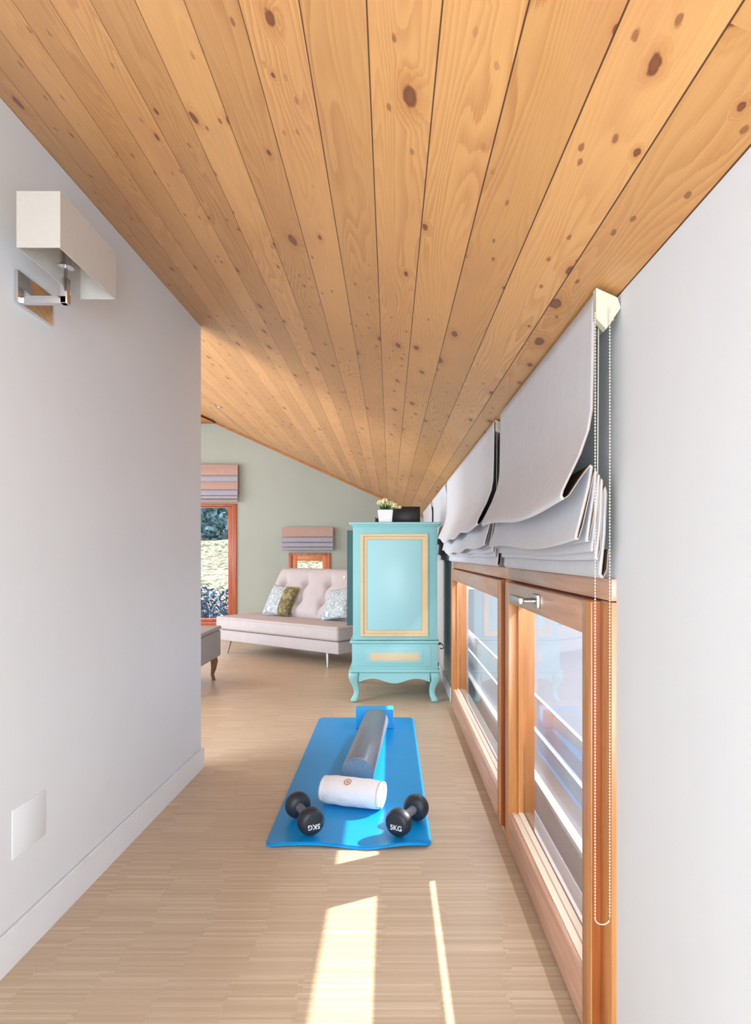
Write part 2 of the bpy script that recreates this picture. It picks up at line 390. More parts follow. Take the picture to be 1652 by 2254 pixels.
# ------------------------------------------------------------------ right windows
FX = .445; SX = .425; GX = .478
def win(name, ya, yb, sa, sb, label):
    r = struct(empty(name, (FX, ya, 0)), label, 'window')
    def add(nm, mb, mat, par=None):
        mb.bm.transform(Matrix.Translation((-FX, -ya, 0)) if par is None else Matrix.Translation((-FX, -ya, 0)))
        return mb.build(nm, mat, par or r)
    f = MB(); f.box(FX, XW+.08, ya, sa-.004, 0, .983, .002).box(FX, XW+.08, sb+.004, yb, 0, .983, .002)
    add('frame_jambs', f, M['frame'])
    f = MB(); f.box(FX, XW+.08, ya, yb, .985, WT, .002).box(FX-.006, XW+.08, ya, yb, 0, .024, .003)
    add('frame_rails', f, M['frame_h'])
    s = empty('sash'); s.parent = r
    w = .062
    st = MB()
    st.box(SX, GX-.012, sa, sa+w, .03, .98, .003).box(SX, GX-.012, sb-w*1.05, sb, .03, .98, .003)
    st.box(GX-.02, GX-.002, sa+w-.004, sa+w+.012, .13, .92).box(GX-.02, GX-.002, sb-w-.02, sb-w+.004, .13, .92)
    add('stiles', st, M['frame'], s)
    add('edge', MB().box(SX+.003, XW+.0, sa-.003, sa+.0005, .032, .978), M['frame_dark'], s)  # thin strip on the near side, its shade put into the darker colour
    rl = MB(); rl.box(SX+.001, GX-.012, sa+w, sb-w, .905, .978, .003).box(SX+.001, GX-.012, sa+w, sb-w, .032, .145, .003)
    rl.box(GX-.02, GX-.002, sa+w, sb-w, .13, .152).box(GX-.02, GX-.002, sa+w, sb-w, .895, .91)
    add('rails', rl, M['frame_h'], s)
    st = MB(); st.box(.482, .53, ya+.002, yb-.002, .955, .984).box(.482, .53, ya+.002, yb-.002, .024, .06)
    add('sunlit_bead', MB().box(SX+.014, GX-.003, sa+w+.001, sb-w-.001, .1455, .1505, .001).box(GX-.019, GX-.003, sa+w+.001, sb-w-.001, .15, .158), M['sunlitbead'], s)  # added pale strip: sunlight on the bottom rail put into its colour
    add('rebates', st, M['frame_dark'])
    add('glass', MB().box(GX-.001, GX+.001, sa+w-.004, sb-w+.004, .125, .925), M['glass'], s)
    return r, s
w1, s1 = win('window_1', 1.279, 2.40, 1.348, 2.352, 'nearest low wood-framed window with a chrome handle on its sash')
w2, s2 = win('window_2', 2.40, 4.51, 2.46, 4.44, 'farther wide low wood-framed window beside the turquoise cabinet')
# handle
h = MB()
h.box(SX-.010, SX+.002, 1.80, 1.865, .925, .965, .003)
h.tube([(SX-.008, 1.835, .945), (SX-.042, 1.835, .945)], .009, 12)
h.box(SX-.056, SX-.040, 1.822, 1.97, .934, .956, .004)
h.bm.transform(Matrix.Translation((-FX, -1.279, 0)))
h.build('handle', M['steel'], s1)

# outside: unseen eave, parapet, ledges for the sun stripes, terrace
struct(MB().prism([(XW+.1, ceil_z(XW+.1)+.02), (XW+.1, ceil_z(XW+.1)+.1), (.95, ceil_z(.95)+.1), (.95, .875), (.93, .875), (.93, ceil_z(.93)+.02)], 'Y', -4, 12).build('unseen_eave', M['concrete'], smooth=False),
       'unseen roof eave outside the right windows, lip lowered to cut the sun', 'eave')  # out of view; lip shaped to narrow the sunlight to a strip
struct(MB().box(.60, .612, -3, 9, .02, .348).box(.60, .612, -3, 9, .370, .494).build('trim_4', M['concrete'], smooth=False), 'grey parapet boards outside the right windows', 'parapet')
struct(MB().box(.570, .599, -3, 9, .176, .192).box(.557, .599, -3, 9, -.04, .012).build('sun_stripe_ledges', M['sunstripe'], smooth=False), 'white ledges standing in for sun stripes seen through the near window', 'sun stripe ledge')  # white ledges added for the bright sun stripes outside
struct(MB().box(.62, 9, -6, 20, -.2, -.02).build('terrace', M['terrace'], smooth=False), 'pale terrace outside', 'terrace')

# ------------------------------------------------------------------ roman blinds on the right
PROF = [(.407, 1.600), (.406, 1.52), (.405, 1.45), (.403, 1.37), (.396, 1.33), (.378, 1.28), (.356, 1.235), (.343, 1.208), (.340, 1.196), (.345, 1.189),
        (.356, 1.196), (.380, 1.232), (.399, 1.257), (.403, 1.254), (.396, 1.215), (.382, 1.16), (.372, 1.123), (.370, 1.113), (.375, 1.110), (.384, 1.135),
        (.399, 1.20), (.408, 1.247), (.411, 1.243), (.405, 1.19), (.394, 1.118), (.393, 1.106), (.398, 1.106), (.407, 1.16), (.4145, 1.238), (.417, 1.236), (.413, 1.18), (.404, 1.095),
        (.404, 1.086), (.408, 1.088), (.416, 1.16), (.4205, 1.230), (.423, 1.226), (.420, 1.15), (.412, 1.075), (.415, 1.069), (.420, 1.09), (.4265, 1.20), (.429, 1.215), (.431, 1.20), (.428, 1.12), (.420, 1.040), (.426, 1.032), (.434, 1.05), (.437, 1.09)]
def roman(ya, yb, label, seed, chain=False, amp=1.0, flat=1.0):
    r = empty('roman_blind', (.43, ya, 1.03)); L = yb-ya
    n = 60
    def fn(u, v):
        k = v*(len(PROF)-1); i = min(int(k), len(PROF)-2); t = k-i
        x = PROF[i][0]*(1-t)+PROF[i+1][0]*t; z = PROF[i][1]*(1-t)+PROF[i+1][1]*t
        fold = max(0, min(1, (1.40-z)/.12)) * (0 if z < 1.06 else min(1, (z-1.045)/.05)) if z < 1.4 else 0
        q = math.sin(u*math.pi)
        nz = noise.noise(Vector((u*L*2.6+seed*7, x*4, seed)))
        nz2 = noise.noise(Vector((u*L*2.3+seed*3, z*1.5, seed+9))); w = max(.15, min(1, (.44-x)/.08))
        x2 = x + fold*amp*w*(.010*nz - .006*q)
        z2 = z + fold*amp*w*(.022*nz2 - .022*q)
        if z > 1.26: z2 = max(z2, z-.02)
        x2 = .4385-(.4385-x2)*(flat if z < 1.5 else flat+(1-flat)*(z-1.5)/.1)
        return Vector((min(x2, .4385), ya+u*L, z2)) - Vector((.43, ya, 1.03))
    b = MB(); b.grid(n, 144, fn)
    bmesh.ops.recalc_face_normals(b.bm, faces=b.bm.faces)
    # make sure outer face looks into the room
    f0 = min(b.bm.faces, key=lambda f: (f.calc_center_median()-Vector((-.02, L/2, .5))).length)
    if f0.normal.x > 0: bmesh.ops.reverse_faces(b.bm, faces=b.bm.faces)
    o = b.build('fabric', [M['fabric'], M['lining'], M['hem']], r, ang=80)
    md = o.modifiers.new('thick', 'SOLIDIFY'); md.thickness = .0022; md.offset = -1; md.material_offset = 1; md.material_offset_rim = 2
    zc = ceil_z(.415)
    hr = MB(); hr.prism([(.413-.43, 1.563-1.03), (.448-.43, 1.548-1.03), (.448-.43, ceil_z(.448)-.006-1.03), (.413-.43, ceil_z(.413)-.006-1.03)], 'Y', .004, L-.004)
    hr.build('headrail', M['cream'], r, smooth=False)
    # cords and lift rods down the back
    for t in (.012, L-.02): MB().tube([(-.01, t, .53), (-.012, t, .2)], .0012, 6).build('lift_cord', M['cream'], r)
    if chain:
        e = MB(); e.prism([(-.024, .515), (-.004, .494), (.024, .535), (.0245, .5375), (.018, ceil_z(.448)-.012-1.03), (-.024, ceil_z(.406)-.012-1.03)], 'Y', -.016, .003)
        e.build('end_cap', M['cream'], r, smooth=False)
        ch = MB(); yy = -.030; zb = .352-1.03+.018
        for xx in (-.0335+.003, -.005+.003):
            z = .52 if xx < -.02 else .53
            while z > zb:
                ch.ball((xx, yy, z), .0019, 6, 4); z -= .0062
            ch.tube([(xx, yy, .52), (xx, yy, zb)], .0004, 4)
        ch.tube([(-.0305 + .01425*(1-math.cos(t*math.pi/10)), yy, zb-.012*math.sin(t*math.pi/10)) for t in range(11)], .0013, 6)
        ch.build('bead_chain', M['cream'], r)
    return tag(r, label, 'blind', 'pale roman blinds hanging over the right windows')
roman(1.27, 2.35, 'pale grey roman blind nearest the viewer with beaded chain and bunched folds', 1, True)
roman(2.49, 4.56, 'wide pale roman blind over the farther window, between nearest blind and cabinet', 2, amp=1.3)
roman(4.72, 6.18, 'pale roman blind high beside the top of the turquoise cabinet', 3, flat=.45)
roman(6.36, 7.9, 'farthest pale roman blind glimpsed behind the cabinet top', 4, flat=.6)

# ------------------------------------------------------------------ back windows and blinds
r = struct(empty('window_3', (BW[0], BACK, BW[2])), 'tall red-brown framed window in the gable wall at left', 'window')
ox = BW[0]; oz = BW[2]
f = MB(); W = BW[1]-BW[0]; H = BW[3]-BW[2]
f.box(0, .06, -.02, .1, 0, H, .004).box(W-.06, W, -.02, .1, 0, H, .004).box(.06, W-.06, -.02, .1, 0, .05, .004).box(.06, W-.06, -.02, .1, H-.03, H, .004)
f.build('frame', M['redframe'], r)
s = MB(); s.box(.062, .12, .01, .07, .052, H-.032, .003).box(W-.12, W-.062, .01, .07, .052, H-.032, .003).box(.12, W-.12, .01, .07, .052, .09, .003).box(.12, W-.12, .01, .07, H-.05, H-.032, .003)
sh = s.build('sash', M['redframe'], r)
MB().box(.115, W-.115, .038, .042, .085, H-.045).build('pane', M['glass'], sh)
r = struct(empty('window_4', (SW[0], BACK, SW[2])), 'small orange wood framed window behind the sofa', 'window')
f = MB(); W = SW[1]-SW[0]; H = SW[3]-SW[2]
f.box(0, .045, -.015, .1, 0, H, .004).box(W-.045, W, -.015, .1, 0, H, .004).box(.045, W-.045, -.015, .1, 0, .045, .004).box(.045, W-.045, -.015, .1, H-.04, H, .004)
f.build('frame', M['redframe'], r)
s = MB(); s.box(.047, .115, .0, .06, .047, H-.042, .003).box(W-.115, W-.047, .0, .06, .047, H-.042, .003).box(.115, W-.115, .0, .06, .047, .11, .003).box(.115, W-.115, .0, .06, H-.11, H-.042, .003)
sh = s.build('sash', M['orangeframe'], r)
MB().box(.11, W-.11, .028, .032, .105, H-.105).build('pane', M['glass'], sh)
def backblind(x0, x1, z0, z1, label, bands):
    r = empty('roman_blind', (x0, BACK-.02, z0)); W = x1-x0; H = z1-z0
    MB().box(0, W, -.05, 0, H-.03, H, .003).build('headrail', M['stripe1'], r)
    prof = [(-.052, H-.005)]
    mats = []
    for k, (za, zb, out, mi) in enumerate(bands):
        b = MB()
        p = [(-.05-out*.3, za), (-.062-out, za-(za-zb)*.35), (-.066-out, za-(za-zb)*.75), (-.055-out, zb), (-.045, zb+.01), (-.045, za)]
        b.prism([(q[0], q[1]) for q in p], 'X', 0, W)
        b.build('fold', M['stripe1'] if mi == 0 else M['stripe2'], r, ang=60)
    return tag(r, label, 'blind', 'folded blinds on the gable wall')
backblind(-2.96, -2.04, 1.77, 2.285, 'raised pinkish roman blind above the tall window at far left',
          [(.49, .37, 0, 0), (.37, .29, .006, 1), (.29, .18, .002, 0), (.18, .10, .01, 1), (.10, .055, .018, 1), (.05, .01, .006, 0)])
backblind(-1.45, -.765, 1.125, 1.445, 'small raised pinkish roman blind above the little window behind the sofa',
          [(.31, .19, 0, 0), (.185, .12, .008, 1), (.115, .055, .016, 1), (.05, .01, .006, 1)])

# ------------------------------------------------------------------ wall sconce
wx = lx(1.705)
s = empty('wall_sconce', (wx, 1.705, 1.76))
MB().box(0.005, .013, -.020, .155, -.012, .075, .002).build('back_plate', M['chrome'], s)
a = MB(); a.box(.0125, .135, -.010, .010, -.010, 0.010, .002); a.box(.118, .138, -.010, .010, -.010, .058, .002)
a.build('arm', M['chrome'], s)
MB().lathe([(.006, .055), (.006, .085), (.022, .088), (.022, .094), (.014, .096), (.014, .13), (0, .13)], Matrix.Translation((.128, 0, 0)), 20).build('socket', M['chrome'], s)
sh = MB()
x0, x1, ya, yb, z0, z1, t = .085, .192, -.150, .168, .070, .208, .003
sh.box(x0, x1, ya, ya+t, z0, z1).box(x0, x1, yb-t, yb, z0, z1).box(x0, x0+t, ya+t, yb-t, z0, z1).box(x1-t, x1, ya+t, yb-t, z0, z1)
sh.build('lamp_shade', M['shade'], s, smooth=False)
MB().lathe([(0, .13), (.012, .135), (.02, .155), (.015, .175), (0, .18)], Matrix.Translation((.128, 0, 0)), 16, cap=False).build('bulb', M['spotglow'], s)
tag(s, 'chrome wall sconce with rectangular ivory shade high on the left wall', 'wall lamp')

# ------------------------------------------------------------------ turquoise cabinet
cab = empty('armoire', (.026, 4.62, 0))
DP = .78
def cx(px, D=4.6): return (px-858)*D/F - .026
b = MB()
b.box(-.296, .318, .006, DP, .455, 1.285, .004)
b.build('body', M['teal'], cab)
b = MB(); b.box(-.322, .346, -.016, DP+.015, 1.292, 1.314, .008, 3).box(-.308, .330, -.004, DP+.005, 1.280, 1.294, .004)
b.build('crown', M['teal'], cab)
b = MB(); b.box(-.318, .330, -.014, DP+.01, .432, .452, .007, 3); b.build('waist_moulding', M['teal'], cab)
b = MB(); b.box(-.302, .322, .0, DP, .240, .434, .003); b.build('base_case', M['teal'], cab)
b = MB(); b.box(-.325, .334, -.014, DP+.01, .222, .242, .007, 3); b.build('lower_moulding', M['teal'], cab)
# side panel: mitred gold frame with bevels, raised centre
def picture_frame(x0, x1, z0, z1, w, ya, yb):
    b = MB(); O = [(x0, z0), (x1, z0), (x1, z1), (x0, z1)]; s2 = [1, 1]
    prof = [(0, .0), (.004, 1), (w*.42, 1), (w*.5, .45), (w*.9, .45), (w, 0)]
    rings = []
    for d, h in prof:
        y = ya + (yb-ya)*h
        rings.append([b.bm.verts.new((x, y, z)) for x, z in ((x0+d, z0+d), (x1-d, z0+d), (x1-d, z1-d), (x0+d, z1-d))])
    for a, c in zip(rings, rings[1:]):
        for i in range(4): b.bm.faces.new((a[i], a[(i+1) % 4], c[(i+1) % 4], c[i]))
    bmesh.ops.recalc_face_normals(b.bm, faces=b.bm.faces)
    return b
picture_frame(-.240, .252, .480, 1.232, .050, .0065, -.006).build('panel_frame', M['gold'], cab, smooth=False)
MB().box(-.192, .204, .001, .0075, .528, 1.184, .001).build('panel', M['teal_panel'], cab)
b = MB(); b.box(-.26, .272, -.0035, .002, .268, .412, .002); b.build('base_panel', M['teal'], cab)
def gold_plate():
    n = NT('soft_edged_gold'); x, y, z = n.sep(n.tc.outputs['Object'])
    dx = n.math('SUBTRACT', n.math('ABSOLUTE', n.math('SUBTRACT', x, .0)), .17); dz = n.math('SUBTRACT', n.math('ABSOLUTE', z), .018)
    d = n.math('MAXIMUM', dx, dz)
    n.base(n.mix(n.maprange(d, -.004, .022, 1, 0), lin((140, 196, 199)), lin((212, 190, 152))))
    return n.set(rough=.42)
g = MB().box(-.21, .21, -.002, 0, -.052, .052, .0008).build('gold_panel', gold_plate(), cab)
g.location = (.006, -.0035, .336)
# apron with serpentine lower edge, on the visible side and the front
def apron_pts(x0, x1, n=40):
    t = [(x0, .224), (x1, .224)]
    for i in range(n+1):
        u = 1-i/n; x = x0+(x1-x0)*u; q = abs(u-.5)*2
        z = .142 + .034*(1-math.cos(min(1, q/.62)*math.pi))/2*1.0
        if q > .62: z = .176 - .022*((q-.62)/.38)**2*1.2
        t.append((x, z))
    return t
b = MB(); b.prism(apron_pts(-.25, .262), 'Y', .0, .022); b.build('apron', M['teal'], cab, ang=50)
b = MB(); b.prism([(y, z) for y, z in apron_pts(.04, DP-.04)], 'X', -.30, -.28); b.build('apron', M['teal'], cab, ang=50)
# cabriole legs
def leg(sx, y):
    prof = [(.228, 0.000, .040), (.205, .010, .041), (.18, .014, .037), (.15, .008, .031), (.115, -.004, .025), (.08, -.012, .021), (.05, -.008, .021), (.028, .004, .026), (.012, .010, .027), (0.001, .006, .022)]
    b = MB(); rings = []
    for z, off, r in prof:
        cx_ = off*sx; rg = []
        for k in range(16):
            a = 2*math.pi*k/16; ca, sa = math.cos(a), math.sin(a)
            p = 3.2
            m = (abs(ca)**p+abs(sa)**p)**(-1/p)
            rg.append(b.bm.verts.new((cx_+ca*m*r, y+sa*m*r*.8 - off*.6*(1 if y < .3 else -1), z)))
        rings.append(rg)
    for a, c in zip(rings, rings[1:]):
        for k in range(16): b.bm.faces.new((a[k], a[(k+1) % 16], c[(k+1) % 16], c[k]))
    b.bm.faces.new(rings[0]); b.bm.faces.new(rings[-1])
    bmesh.ops.recalc_face_normals(b.bm, faces=b.bm.faces)
    b.bm.transform(Matrix.Translation(((-.280 if sx < 0 else .292), 0, 0)))
    o = b.build('leg', M['teal'], cab, ang=60)
    md = o.modifiers.new('s', 'SUBSURF'); md.levels = 1; md.render_levels = 2
for sx in (-1, 1):
    for y in (.034, DP-.034): leg(sx, y)
# doors on the room side
for ya, yb in ((.03, DP/2-.002), (DP/2+.002, DP-.03)):
    d = MB(); d.prism([(-.2965, ya), (-.340, ya+.0), (-.352, (ya+yb)/2), (-.340, yb), (-.2965, yb)], 'Z', .56, 1.255)
    dd = d.build('door', M['teal_dark'], cab, ang=20)
    MB().lathe([(0, 0), (.006, 0), (.006, .008), (.013, .014), (.012, .024), (0, .028)], Matrix.Translation((-.341, ya+.012 if ya < .1 else yb-.02, .91)) @ Matrix.Rotation(R(-90), 4, 'Y') @ Matrix.Rotation(R(0), 4, 'X'), 14).build('knob', M['pot'], dd)
# iron catch on the right edge
b = MB(); b.box(.318, .345, .03, .05, .418, .434, .002).tube([(.34, .04, .43), (.362, .04, .415), (.366, .04, .395), (.352, .04, .386), (.34, .04, .392)], .004, 8)
b.build('iron_catch', M['blackmetal'], cab)
MB().box(.322, .331, .03, .045, .262, .29, .002).build('hinge', M['blackmetal'], cab)
tag(cab, 'turquoise painted cabinet with gold trim on curved legs at end of passage', 'cabinet')

# things on the cabinet
TZ = 1.3145
pt = empty('potted_plant', (-.035, 4.78, TZ))
b = MB(); w = .058
b.prism([(-.048, 0), (.048, 0), (w, .098), (-w, .098)], 'Y', -.045, .045)
bmesh.ops.bevel(b.bm, geom=list(b.bm.edges), offset=.004, segments=2, affect='EDGES')
b.build('pot', M['pot'], pt)
MB().box(-.052, .052, -.040, .040, .0985, .101).build('soil', M['soil'], pt)
b = MB()
for k in range(26):
    a = random.uniform(0, 6.28); l = random.uniform(.03, .065); e = random.uniform(.2, 1.1)
    base = Vector((random.uniform(-.03, .03), random.uniform(-.02, .02), .101)); d = Vector((math.cos(a)*math.cos(e), math.sin(a)*math.cos(e), math.sin(e)))
    side = d.cross(Vector((0, 0, 1))).normalized()*.011
    p = [base, base+d*l*.5+side, base+d*l+Vector((0, 0, -.004)), base+d*l*.5-side]
    b.bm.faces.new([b.bm.verts.new(q) for q in p])
b.build('leaves', M['leaf'], pt)
for k, (x, y, z, r_) in enumerate(((-.035, -.01, .148, .028), (.0, -.02, .158, .030), (.038, .0, .145, .026), (.07, -.01, .128, .026), (.10, .0, .118, .022), (-.005, .02, .165, .024))):
    f = MB()
    for j in range(30):
        a = random.uniform(0, 6.28); e = math.asin(random.uniform(-.5, 1)); d = Vector((math.cos(a)*math.cos(e), math.sin(a)*math.cos(e), math.sin(e)))
        f.ball(d*r_*.75, r_*.34, 5, 4, (1, 1, .7))
    f.tube([(0, 0, 0), (-x*.5, -y*.5, -(z-.104))], .0015, 5)
    fo = f.build('blossom', M['petal'], pt); fo.location = (x, y, z)
tag(pt, 'small white square pot of pale yellow flowers on the turquoise cabinet', 'plant')
bx = empty('radio', (.125, 4.93, TZ))
MB().box(-.108, .108, 0, .11, 0, .135, .004).build('body', M['black'], bx)
MB().box(-.095, .095, -.003, .0, .014, .12, .001).build('grille', M['blackmetal'], bx)
tag(bx, 'black boxy speaker lying behind the flower pot on the turquoise cabinet', 'speaker')
bt = empty('tray', (-.03, 4.90, TZ))
b = MB(); b.box(-.085, .04, 0, .12, 0, .006, .001).box(-.085, -.079, 0, .12, .006, .05).box(-.079, .04, .114, .12, .006, .05)
b.build('body', M['black'], bt)
tag(bt, 'low black tray standing behind the white flower pot on the cabinet', 'tray')

# ------------------------------------------------------------------ sofa
sa = math.atan2(-1.06, 1.42)
so = empty('sofa', (-1.90, 6.93, 0), sa)
def soft_box(x0, x1, y0, y1, z0, z1, r, seg=4): return MB().box(x0, x1, y0, y1, z0, z1, r, seg)
SL_, SD = 1.77, .88
soft_box(.03, SL_-.02, .03, SD, .145, .262, .012).build('base', M['velvet'], so)
soft_box(0, SL_, 0, SD, .268, .405, .022).build('seat', M['velvet'], so)
b = MB()
for z in (.288, .386):
    rr = .004; c = [(.012, -.001), (SL_-.012, -.001), (SL_+.001, .012), (SL_+.001, SD-.02)]
    b.tube([(x, y, z) for x, y in c], rr, 6)
b.build('piping', M['velvet'], so)
def backfn(front):
    def fn(u, v):
        x = .2+u*1.37; s_ = v*.60
        th = 0
        for ci in range(4):
            for ri in range(2):
                ux = (ci+.5)/4 + (.0 if ri == 0 else 0); vy = .30+ri*.36
                d2 = ((u-ux)*1.37)**2+((v-vy)*.6)**2
                th -= .050*math.exp(-d2/.0022) + .012*math.exp(-d2/.012)
        for ci in range(4):
            ux = (ci+.5)/4
            th -= .024*math.exp(-(((u-ux)*1.37)**2)/.0004)*(1 if v < .66 else max(0, 1-(v-.66)/.2))
        edge = min(u, 1-u)*1.37; ev = min(v, 1-v)*.6
        rnd = .07*(1-math.exp(-edge/.03))*(1-math.exp(-ev/.03))
        n_ = rnd+th*(1-math.exp(-min(edge, ev)/.02))
        lean = R(32)
        base = Vector((x, .50 + s_*math.sin(lean), .400+s_*math.cos(lean)*1.02))
        off = Vector((0, -math.cos(lean), math.sin(lean)))*(n_ if front else -.07)
        return base+off
    return fn
b = MB(); b.grid(90, 44, backfn(True)); b.grid(20, 8, lambda u, v: backfn(False)(1-u, v))
bmesh.ops.recalc_face_normals(b.bm, faces=b.bm.faces)
for (u0, u1, v0, v1) in ((0, 0, 0, 1), (1, 1, 0, 1), (0, 1, 1, 1), (0, 1, 0, 0)):
    p = [backfn(True)(u0, v0), backfn(True)(u1, v1), backfn(False)(u1, v1), backfn(False)(u0, v0)]
    b.bm.faces.new([b.bm.verts.new(q) for q in p])
bk = b.build('backrest', M['velvet'], so, ang=60)
for ci in range(4):
    for ri in range(2):
        p = backfn(True)((ci+.5)/4, .30+ri*.36)
        MB().ball(p, .012, 10, 8).build('button', M['velvet'], bk)
for (x, y, dx, dy) in ((.13, .10, -.03, -.02), (SL_-.22, .10, .02, -.02), (.13, SD-.1, -.03, .02), (SL_-.22, SD-.1, .02, .02)):
    MB().tube([(x, y, .15), (x+dx, y+dy, .001)], [.017, .010], 12).build('leg', M['steel'], so)
tag(so, 'pale greige sofa bed with buttoned reclining back and slim metal legs', 'sofa')
RS = Matrix.Translation(so.location) @ Matrix.Rotation(sa, 4, 'Z')
def cushion(lx_, ly, lz, size, tilt, yaw, mats, label, split=False, roll=0):
    b = MB(); n = 26
    for sgn in (1, -1):
        def fn(u, v, sgn=sgn):
            a, c = u*2-1, v*2-1
            e = (1-abs(a)**2.6)*(1-abs(c)**2.6)
            t = .058*max(0, e)**.5
            k = 1-.06*(1-abs(a)**2)*abs(c)**2; k2 = 1-.06*(1-abs(c)**2)*abs(a)**2
            return Vector((a*size/2*k2, sgn*t, c*size/2*k))
        b.grid(n, n, fn)
    bmesh.ops.remove_doubles(b.bm, verts=b.bm.verts, dist=.0008)
    bmesh.ops.recalc_face_normals(b.bm, faces=b.bm.faces)
    if split:
        for f in b.bm.faces:
            c = f.calc_center_median()
            if c.x > size*.13: f.material_index = 1
    o = b.build('cushion', mats, ang=80)
    o.matrix_world = RS @ Matrix.Translation((lx_, ly, lz)) @ Matrix.Rotation(yaw, 4, 'Z') @ Matrix.Rotation(tilt, 4, 'X') @ Matrix.Rotation(roll, 4, 'Y')
    pp = MB()
    return tag(o, label, 'cushion')
cushion(.52, .47, .575, .36, R(-30), R(8), [M['cush'], M['olive']], 'square cushion with silver leaf print and olive side at left of the sofa', True, roll=R(4))
cushion(1.36, .47, .575, .36, R(-30), R(-8), [M['cush'], M['olive']], 'silver leaf print cushion on the sofa partly behind the turquoise cabinet', False, roll=R(-10))

# upholstered bench at left
be = empty('bench', (-2.02, 4.62, 0))
soft_box(0, .555, 0, .90, .20, .43, .02).build('body', M['greyup'], be)
soft_box(-.004, .559, -.004, .904, .432, .462, .012).build('seat_pad', M['greyup'], be)
for x in (.055, .5):
    for y in (.06, .84):
        s_ = 1 if x > .3 else -1
        MB().tube([(x, y, .205), (x+.012*s_, y, .16), (x+.006*s_, y, .10), (x-.004*s_, y, .05), (x+.004*s_, y, .015), (x+.006*s_, y, .001)], [.034, .031, .022, .015, .015, .017], 12).build('leg', M['walnut'], be)
tag(be, 'grey upholstered bench on carved dark wood legs beside the wall end', 'bench')

# ------------------------------------------------------------------ exercise things
mt = MB()
x0, x1, y0, y1 = -.462, .153, 2.333, 4.165
def rrect(x, y):
    return 1
NU, NV = 60, 120
T = .012
cr = .035
def mat_xy(u, v):
    X0 = x0 + (x1-x0)*u; Y = y0 + (y1-y0)*v
    return X0, Y
def wave(x, y):
    e = math.exp(-((y-y0)/.022))
    return .006*e*(1+math.sin((x-x0)*15.5-.9)) + .0
vt = {}
for j in range(NV+1):
    for i in range(NU+1):
        u, v = i/NU, j/NV; X, Y = mat_xy(u, v)
        # rounded corners: pull corner points onto an arc
        dxl, dyl = min(X-x0, x1-X), min(Y-y0, y1-Y)
        if dxl < cr and dyl < cr:
            ax, ay = cr-dxl, cr-dyl; m = max(ax, ay); l = math.hypot(ax, ay)
            if l > 0:
                k = m/l; ax *= k; ay *= k
                X = (x0+cr-ax) if X-x0 < x1-X else (x1-cr+ax)
                Y = (y0+cr-ay) if Y-y0 < y1-Y else (y1-cr+ay)
        Y += .012*math.sin((X-x0)*10+.6)*math.exp(-(Y-y0)/.1)
        vt[i, j] = (X, Y, wave(X, Y))
top = {k: mt.bm.verts.new((p[0], p[1], p[2]+T)) for k, p in vt.items()}
bot = {k: mt.bm.verts.new((p[0], p[1], p[2]+.0005)) for k, p in vt.items()}
for j in range(NV):
    for i in range(NU):
        mt.bm.faces.new((top[i, j], top[i+1, j], top[i+1, j+1], top[i, j+1]))
        mt.bm.faces.new((bot[i, j], bot[i, j+1], bot[i+1, j+1], bot[i+1, j]))
ring = [(i, 0) for i in range(NU)]+[(NU, j) for j in range(NV)]+[(i, NV) for i in range(NU, 0, -1)]+[(0, j) for j in range(NV, 0, -1)]
for a, c in zip(ring, ring[1:]+ring[:1]): mt.bm.faces.new((top[a], bot[a], bot[c], top[c]))
bmesh.ops.recalc_face_normals(mt.bm, faces=mt.bm.faces)
es = [mt.bm.edges.get((top[a], top[c])) for a, c in zip(ring, ring[1:]+ring[:1])]
bmesh.ops.bevel(mt.bm, geom=[e for e in es if e], offset=.004, segments=2, affect='EDGES')
tag(mt.build('exercise_mat', M['mat'], ang=50), 'bright blue exercise mat lying on the parquet', 'exercise mat')
# roller
p0, p1 = Vector((-.148, 2.875, T+.0755)), Vector((-.085, 3.785, T+.0755)); d = p1-p0; L = d.length
rl = empty('foam_roller', (p0.x, p0.y, T)); rl.rotation_euler = (0, 0, math.atan2(d.y, d.x)-math.pi/2)
Rx = Matrix.Translation((0, 0, .0755)) @ Matrix.Rotation(R(-90), 4, 'X')
MB().lathe([(.070, -.001), (.0735, .0), (.075, .004), (.075, L-.004), (.0735, L), (.07, L)], Rx, 64, cap=False).build('roller_body', M['roller'], rl)
for z in (-.001, L): MB().lathe([(0, z), (.0705, z)], Rx, 48, cap=False).build('end_face', M['rollerend'], rl)
tag(rl, 'long charcoal grey foam roller lying lengthwise on the blue mat', 'foam roller')
# block
bl = MB().box(-.115, .115, 0, .10, 0, .118, .004, 3).build('yoga_block', M['block'])
bl.location = (-.094, 3.89, T+.0005); bl.rotation_euler = (0, 0, R(1))
tag(bl, 'light blue foam yoga block at the far end of the foam roller', 'yoga block')
